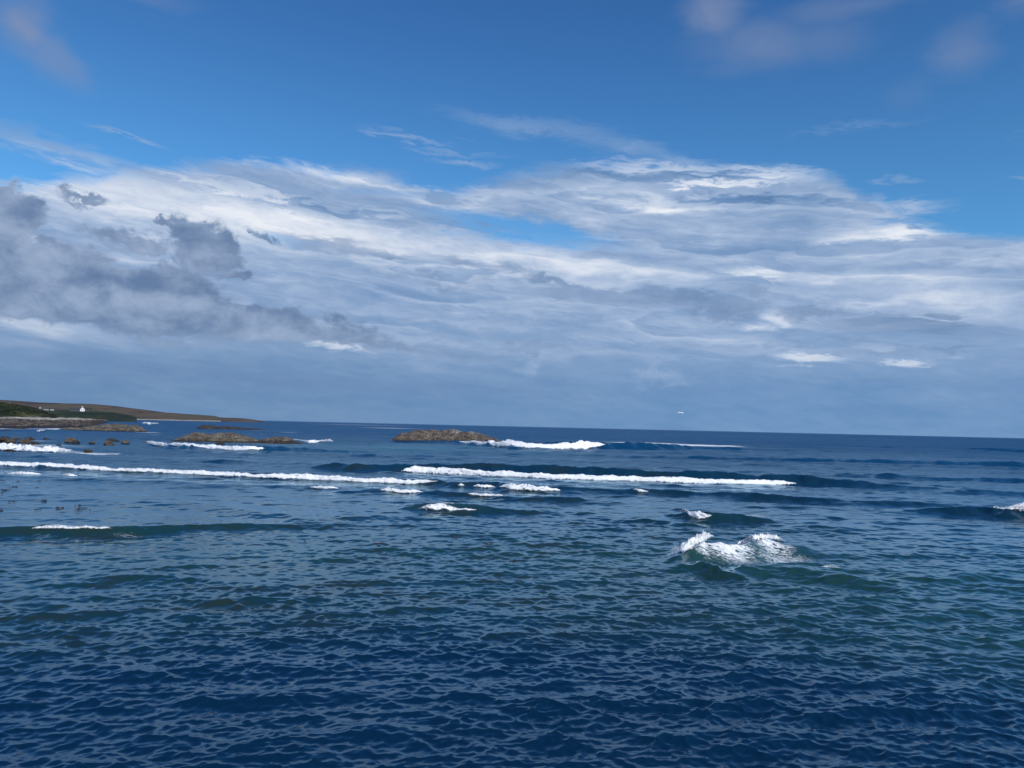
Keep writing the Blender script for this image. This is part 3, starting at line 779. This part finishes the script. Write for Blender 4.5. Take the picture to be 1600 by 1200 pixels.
lattice('rocky_foreshore', frx, [(fd0 - 3, -1.5), (fd0 + 3, .6), (fd0 + 20, hz([664.5, 664.5, 664.5, 664.5, 664.5, 665, 665, 664, 661, 658.6], fd0 + 20)), (fd0 + 55, hz([660, 660, 660, 660, 660.5, 661, 661, 659.5, 658, 657.8], fd0 + 55)),
                                 (fd0 + 85, hz([656, 656, 656, 656.5, 657.3, 658, 658.6, 658, 657.2, 657.4], fd0 + 85)), (fd0 + 140, 1.5), (fd0 + 200, -3)], M_SHORE, 640, 170, .5, 8, seedv=4, ridge_amp=1.9, ridge_len=8, smooth=False)
bd = fd0 + 95
lattice('shingle_bank', frx, [(bd - 12, -1), (bd, hz([655.5, 655.5, 655.5, 655.6, 655.8, 656.3, 656.8, 657, 656.8, 657], bd)), (bd + 30, hz([653, 653, 652.8, 652.6, 652.8, 653.6, 654.4, 655.3, 656, 656.6], bd + 30)),
                              (bd + 60, hz([651.3, 651.3, 651.3, 651.3, 651.6, 652.4, 653.4, 654.6, 655.6, 656.4], bd + 60)), (bd + 150, 1.5), (bd + 260, -3)], M_SHINGLE, 420, 60, .45, 7, seedv=2, ridge_amp=.7, ridge_len=8)

# ------------------------------------------------------------------ rock islets
def islet(name, outline, ybase, depth, mat, label, seedv, rough=.16, nu=220, nv=46, cat='rock', group=None, guano=None, base_lift=None, strata=.5):
    xs = np.array([p[0] for p in outline], float)
    uu = np.linspace(xs[0], xs[-1], nu)
    yt = np.interp(uu, xs, [p[1] for p in outline])
    yb = np.interp(uu, [xs[0], xs[-1]], ybase) if hasattr(ybase, '__len__') else np.full(nu, float(ybase))
    F = np.array([sea(a, b) for a, b in zip(uu, yb)])
    dF = np.hypot(F[:, 0], F[:, 1])
    dirs = F[:, :2] / dF[:, None]
    Hm_ = np.array([at(a, b, d_ + depth * .8)[2] for a, b, d_ in zip(uu, yt, dF)])
    Hm_ = np.maximum(Hm_, .02)
    tmax = Hm_.max()
    wd = depth * np.clip(Hm_ / tmax, .04, 1) ** .55
    V = np.linspace(0, 1, nv)
    UU, VV = np.meshgrid(np.arange(nu), V, indexing='ij')
    ang = VV * math.pi
    yo = -np.cos(ang) * wd[:, None] + depth * .95
    prof = np.sin(ang) ** .72
    width = np.hypot(*(F[-1, :2] - F[0, :2]))
    sx = UU / (nu - 1) * width
    n1 = ridged(sx / (tmax * 1.3) + seedv + VV * .8, VV * 3 + seedv - sx / (tmax * 4), 5) - .6
    n2 = fbm(sx / (tmax * .35) + seedv, VV * 9 + seedv, 4) - .5
    n3 = np.abs(((sx / (tmax * 1.7) + VV * 1.9 + n2 * .6 + seedv) % 1) - .5) * 2      # slanting ledges
    crack = np.exp(-((n3 - .04) / .07) ** 2)
    z = prof * Hm_[:, None] * (1 + rough * 1.3 * n1 + rough * .9 * n2) + prof * tmax * (rough * .35 * n2 - strata * .10 * crack)
    z = np.where((VV < .03) | (VV > .97), -1.0, z - .05)
    yo = yo + (n1 * .5 + n2 * .5) * wd[:, None] * .5
    Px = F[:, 0:1] + dirs[:, 0:1] * (yo - depth * .0); Py = F[:, 1:2] + dirs[:, 1:2] * yo
    at_ = {'guano': np.zeros(nu * nv)}
    if guano is not None:
        gg = np.zeros_like(z)
        for gx, gw in guano: gg = np.maximum(gg, np.exp(-((uu[:, None] - gx) / gw) ** 2) * sstep(prof * Hm_[:, None] / tmax, .55, .8))
        at_ = {'guano': gg.ravel()}
    o = link_mesh(name, np.stack([Px, Py, z], -1).reshape(-1, 3), grid_faces(nu, nv), mat, smooth=False, attrs=at_)
    return tag(o, label, cat, group)
CR = dict(strata=1.6)
islet('rock_islet', [(603, 690), (612, 686), (621, 680), (626, 677), (640, 673.6), (660, 671.5), (690, 671.3), (704, 669.5), (716, 670.5), (728, 674.5), (736, 673.5), (748, 677), (764, 682), (776, 686), (784, 690)],
      (690.5, 692.5), 9, M_ROCK, 'largest humped brown rock islet with pale bird-limed top, beside the tall white breaker', 4.3, .12, 520, 80, guano=[(712, 9), (736, 7), (748, 5)], **CR)
islet('rock_islet', [(266, 689), (278, 684), (292, 679), (300, 676.2), (316, 676), (330, 677.5), (345, 676.3), (362, 676), (376, 679), (388, 682), (402, 686), (412, 690)],
      (690.5, 692.5), 6, M_ROCK2, 'long low tan rock islet behind the curling wave left of centre', 8.8, .17, 460, 60)
islet('rock_islet', [(396, 692), (404, 688), (414, 684.5), (430, 683), (446, 682.5), (454, 685), (462, 689), (474, 692)],
      (692.3, 692.8), 4, M_ROCK, 'flat brown rock tail at the right end of the long low islet', 2.8, .2, 220, 44)
islet('reef', [(306, 669), (312, 666), (320, 664.6), (336, 665), (340, 667), (352, 666.2), (372, 667.6), (384, 669.5), (396, 669), (408, 670.8), (418, 672)],
      (670.5, 672.5), 8, M_DARK, 'thin dark reef low on the water near the horizon, behind the long islet', 5.5, .38, 260, 40, cat='reef')
islet('reef', [(88, 672), (100, 668.5), (116, 667.5), (126, 668.5), (140, 665.5), (152, 665.5), (166, 663.8), (182, 662.4), (196, 664.2), (206, 665.5), (216, 665.3), (223, 668.5), (230, 673)],
      (672.5, 675.5), 9, M_ROCK2, 'low tan reef reaching right from the foreshore at left', 7.1, .36, 380, 56, cat='reef')
islet('rock_outcrop', [(-30, 650), (-10, 647), (4, 647.6), (14, 648), (20, 649), (23, 652), (26, 657)], (662, 662), 8, M_ROCK2,
      'square brown rock outcrop under the grassy cliff at the left edge', 6.1, .15, 120, 40, cat='rock')
islet('rock_outcrop', [(162, 654), (170, 650.5), (180, 648.2), (192, 648), (200, 649.8), (208, 653.5)], (657.3, 657.6), 30, M_ROCK2,
      'small pale rock hump on the far shore right of the white house', 3.1, .25, 90, 24, cat='rock')

# ------------------------------------------------------------------ boulders
def boulder(px, py, w, h, label, seedv, mat=None, group='boulders standing in the shallow water on the left'):
    c = sea(px, py); d = math.hypot(c[0], c[1]); W = w * .9 * d / FPX / 2; H = h * .75 * d / FPX
    nu_, nv_ = 26, 16
    th = np.linspace(0, 2 * math.pi, nu_, endpoint=False); ph = np.linspace(.04, math.pi * .62, nv_)
    T, Pp = np.meshgrid(ph, th, indexing='ij')
    n = 1 + 1.1 * (fbm(np.cos(Pp) * 1.1 + 5 + seedv, np.sin(Pp) * 1.1 + T * 1.2 + seedv, 4) - .5) + .8 * (ridged(np.cos(Pp) * 2.4 + 9 + seedv, np.sin(Pp) * 2.4 + T * 2 + seedv, 3) - .5)
    n = n * (.8 + .4 * np.random.default_rng(int(seedv * 10)).random())
    x_ = np.sin(T) ** .8 * np.cos(Pp) * W * n * 1.05; y_ = np.sin(T) ** .8 * np.sin(Pp) * W * .8 * n; z_ = np.cos(T) * H * n
    o = link_mesh('boulder', np.stack([x_, y_, z_], -1).reshape(-1, 3), grid_faces(nv_, nu_, True), mat or M_BOULD, smooth=False, attrs={'guano': np.zeros(nu_ * nv_)})
    o.location = (c[0], c[1] + W * .6, 0)
    return tag(o, label, 'boulder', group)
for a in [(168, 697, 17, 9, 'reddish brown boulder alone in the water, biggest of the loose ones'), (173, 691, 18, 6, 'flat dark boulder just behind the biggest loose boulder'),
          (108, 692, 14, 8, 'rounded tan boulder right of the boulder cluster at left'), (117, 692.5, 9, 4, 'low dark boulder touching the rounded tan boulder'),
          (195, 693.5, 9, 4, 'small brown boulder right of the biggest loose boulder'), (227, 694, 9, 5, 'small tan boulder at the left end of the short foam crest'),
          (142, 693, 8, 3, 'tiny low boulder between the tan and the reddish boulders'), (37, 693.5, 13, 6, 'sharp brown boulder in the cluster above the left surf'),
          (44, 689.5, 14, 6, 'dark boulder behind the sharp brown one in the left cluster'), (15, 692, 11, 5, 'pinkish boulder in the left cluster beside the edge'),
          (3, 690, 12, 6, 'dark boulder cut by the left edge of the picture'), (25, 688.5, 10, 4, 'low boulder at the back of the left cluster'),
          (70, 688.5, 10, 4, 'small dark boulder between the left cluster and the tan boulder'), (50, 697, 15, 5, 'flat dark boulder washed by the left surf'),
          (91, 699, 6, 4, 'small black boulder at the right end of the left surf'), (2, 699, 9, 5, 'black boulder in the white surf at the left edge'),
          (50, 703.5, 12, 5, 'round dark boulder at the front edge of the left surf'), (136, 706, 11, 3.5, 'low brown boulder barely above the water right of the left surf'),
          (12, 705.5, 12, 2.5, 'dark flat boulder awash below the left surf'), (342, 695.5, 12, 4.5, 'dark boulder in front of the long low islet'),
          (27, 669.5, 12, 4, 'dark boulder off the foreshore rocks in the cove'), (36, 668.5, 9, 5, 'rounded boulder at the edge of the foreshore in the cove'), (6, 674, 9, 2, 'flat black boulder in the cove water at left')]:
    boulder(a[0], a[1], a[2], a[3], a[4], a[0] * .37 + a[1] * .11, M_DARK if ('dark' in a[4] or 'black' in a[4]) else None)

# ------------------------------------------------------------------ buildings on the headland
M_WHITE = plain('white_render', (.80, .79, .76), .8, .05)
M_SLATE = plain('dark_slate', (.035, .042, .05), .6, .2)
M_GLASS = plain('window_glass', (.03, .04, .05), .15, .2)
M_PALE = plain('pale_wall', (.30, .29, .28), .8, .1)
def box_bm(bm, c, s_, mtx=None):
    r_ = bmesh.ops.create_cube(bm, size=1)
    for v in r_['verts']: v.co = Vector((v.co.x * s_[0] + c[0], v.co.y * s_[1] + c[1], v.co.z * s_[2] + c[2]))
def bm_obj(name, bm, mat, parent=None):
    me = bpy.data.meshes.new(name); bm.to_mesh(me); bm.free(); me.materials.append(mat)
    o = bpy.data.objects.new(name, me); COL.objects.link(o)
    if parent: o.parent = parent
    return o
def gable_bm(w, l, eave, ridge_, inset=0.0):
    bm = bmesh.new()
    vs = [bm.verts.new(q) for y in (-l / 2, l / 2) for q in ((-w / 2, y, -2), (w / 2, y, -2), (w / 2, y, eave), (0, y, ridge_), (-w / 2, y, eave))]
    bm.faces.new(vs[0:5][::-1]); bm.faces.new(vs[5:10])
    for i in range(5): bm.faces.new((vs[i], vs[(i + 1) % 5], vs[5 + (i + 1) % 5], vs[5 + i]))
    bmesh.ops.recalc_face_normals(bm, faces=bm.faces)
    return bm
def roof_bm(w, l, eave, ridge_, t=.3, over=.4):
    bm = bmesh.new()
    for s_ in (-1, 1):
        ex = s_ * (w / 2 + over); ez = eave - over * (ridge_ - eave) / (w / 2)
        q = [(0, -l / 2 - over, ridge_ + .02), (ex, -l / 2 - over, ez + .02), (ex, l / 2 + over, ez + .02), (0, l / 2 + over, ridge_ + .02)]
        a_ = [bm.verts.new(v) for v in q]; b_ = [bm.verts.new((v[0], v[1], v[2] + t)) for v in q]
        bm.faces.new(a_); bm.faces.new(b_[::-1])
        for i in range(4): bm.faces.new((a_[i], a_[(i + 1) % 4], b_[(i + 1) % 4], b_[i]))
    bmesh.ops.recalc_face_normals(bm, faces=bm.faces)
    return bm
def house(px, py, dist, w, l, eave, ridge_, rot, label, name='house', wall=None, chimneys=(-1, 1), windows=True, cat='house'):
    p = at(px, py, dist)
    e = bpy.data.objects.new(name, None); COL.objects.link(e)
    e.location = p; e.rotation_euler = (0, 0, math.radians(rot) - math.atan2(p[0], p[1]))
    tag(e, label, cat)
    bm_obj('wall', gable_bm(w, l, eave, ridge_), wall or M_WHITE, e)
    rf = bm_obj('roof', roof_bm(w, l, eave, ridge_), M_SLATE, e)
    for c_ in chimneys:
        bm = bmesh.new(); box_bm(bm, (0, c_ * (l / 2 - .7), ridge_ + .7), (1.0, 1.2, 1.6)); bm_obj('chimney', bm, wall or M_WHITE, rf)
    if windows:
        for k in (-1, 1):
            bm = bmesh.new(); box_bm(bm, (k * w * .22, -l / 2 - .02, eave * .55), (1.0, .12, 1.2)); bm_obj('window', bm, M_GLASS, e)
        for k in range(3):
            bm = bmesh.new(); box_bm(bm, (w / 2 + .02, (k - 1) * l * .3, eave * .55), (.12, 1.1, 1.3)); bm_obj('window', bm, M_GLASS, e)
    return e
house(128.2, 641.4, 1640, 7.6, 9, 2.8, 6.2, 8, 'white house with a bright gable facing the sea on the green headland')
M_STONE = plain('grey_stone_wall', (.10, .10, .10), .9, .2)
house(117, 641.4, 1660, 8, 19, 1.1, 5.2, 80, 'long dark roofed farm building left of the white house', 'farm_building', M_STONE, (), True, 'farm building')
house(137, 641.5, 1650, 8, 11, 1.6, 5.4, 62, 'dark slate roofed cottage right of the white house', 'cottage', M_STONE, (1,), True, 'cottage')
house(81.8, 640.0, 1600, 4, 6, 1.5, 3, 80, 'tiny white cottage at the right of three far left cottages', 'cottage', M_PALE, (), False, 'cottage')
house(71.5, 639.3, 1640, 4, 10, .8, 2.0, 85, 'low pale cottage, middle of three on the hill foot above the cliff', 'cottage', M_PALE, (), False, 'cottage')
house(61.6, 637.6, 1700, 4, 5, 1.6, 3.4, 20, 'tiny white cottage above the grassy cliff, leftmost of three', 'cottage', M_PALE, (), False, 'cottage')
for px_, lb in ((1.2, 'pale post on the cliff top nearest the left edge'), (14.6, 'pale post on the cliff top, right one of two')):
    p = at(px_, 633.6, 672)
    bm = bmesh.new(); box_bm(bm, (0, 0, .8), (.28, .28, 3.0)); o = bm_obj('post', bm, M_PALE); o.location = p
    tag(o, lb, 'post')

# ------------------------------------------------------------------ floating kelp and far foreshore stones: nobody could count them
M_KELP = plain('kelp', (.045, .022, .014), .35, .4, .5)
bm = bmesh.new()
kr = random.Random(3)
def kelp(px, py, w):
    c = sea(px, py, .0); d = math.hypot(c[0], c[1]); W = w * d / FPX / 2
    for q in range(kr.randint(2, 5)):
        a = kr.uniform(0, 6.28); L_ = W * kr.uniform(.5, 1.1); wd = L_ * kr.uniform(.12, .3)
        x0 = c[0] + kr.uniform(-W, W); y0 = c[1] + kr.uniform(-W, W) * .8
        r_ = bmesh.ops.create_uvsphere(bm, u_segments=8, v_segments=5, radius=1)
        for v in r_['verts']:
            x_, y_, z_ = v.co.x * L_, v.co.y * wd + math.sin(v.co.x * 3) * wd * .6, v.co.z * .03
            v.co = Vector((x0 + x_ * math.cos(a) - y_ * math.sin(a) * .6, y0 + x_ * math.sin(a) * .6 + y_ * math.cos(a), z_ + .04))
for k in range(40): kelp(kr.uniform(-60, 30) if k < 26 else kr.uniform(0, 200), kr.uniform(745, 800), kr.uniform(3, 9))
for px, py, w in ((715, 840, 10), (760, 849, 14), (757, 854, 10), (675, 857, 16), (545, 861, 12), (590, 850, 8), (800, 878, 12), (808, 911, 12), (480, 846, 8), (1020, 840, 6), (640, 847, 6), (430, 800, 8), (520, 802, 6)):
    kelp(px, py, w)
tag(bm_obj('floating_kelp', bm, M_KELP), 'dark reddish fronds of kelp floating on the shallow water', 'kelp', kind='stuff')

# ------------------------------------------------------------------ gull
M_GULL = plain('white_feathers', (.82, .83, .84), .7, .03)
def gull(px, py, dist, label):
    p = at(px, py, dist)
    me = bpy.data.meshes.new('gull')
    vs = [(0, 0, 0), (.17, .0, .01), (.26, 0, .03), (.31, 0, .02), (-.16, 0, .0), (-.27, 0, .01),
          (.05, .16, .07), (.02, .38, .15), (-.06, .62, .08), (-.10, .74, .0),
          (.05, -.16, .02), (.03, -.36, .01), (-.02, -.56, -.08), (-.07, -.66, -.15)]
    es = [(0, 1), (1, 2), (2, 3), (0, 4), (4, 5), (0, 6), (6, 7), (7, 8), (8, 9), (0, 10), (10, 11), (11, 12), (12, 13)]
    rad = [(.085, .085), (.065, .065), (.05, .05), (.015, .015), (.055, .05), (.07, .02), (.03, .10), (.025, .09), (.018, .06), (.008, .02), (.03, .10), (.025, .09), (.018, .06), (.008, .02)]
    me.from_pydata(vs, es, [])
    o = bpy.data.objects.new('gull', me); COL.objects.link(o)
    md = o.modifiers.new('skin', 'SKIN')
    for i, r_ in enumerate(rad): me.skin_vertices[0].data[i].radius = r_
    me.skin_vertices[0].data[0].use_root = True
    sb = o.modifiers.new('sub', 'SUBSURF'); sb.levels = 1; sb.render_levels = 2
    me.materials.append(M_GULL)
    o.location = p; o.rotation_euler = (R(-12), R(8), R(-75)); o.scale = (1.15,) * 3
    return tag(o, label, 'gull')
gull(1063.5, 645.2, 175, 'white gull gliding low over the sea, right of centre')
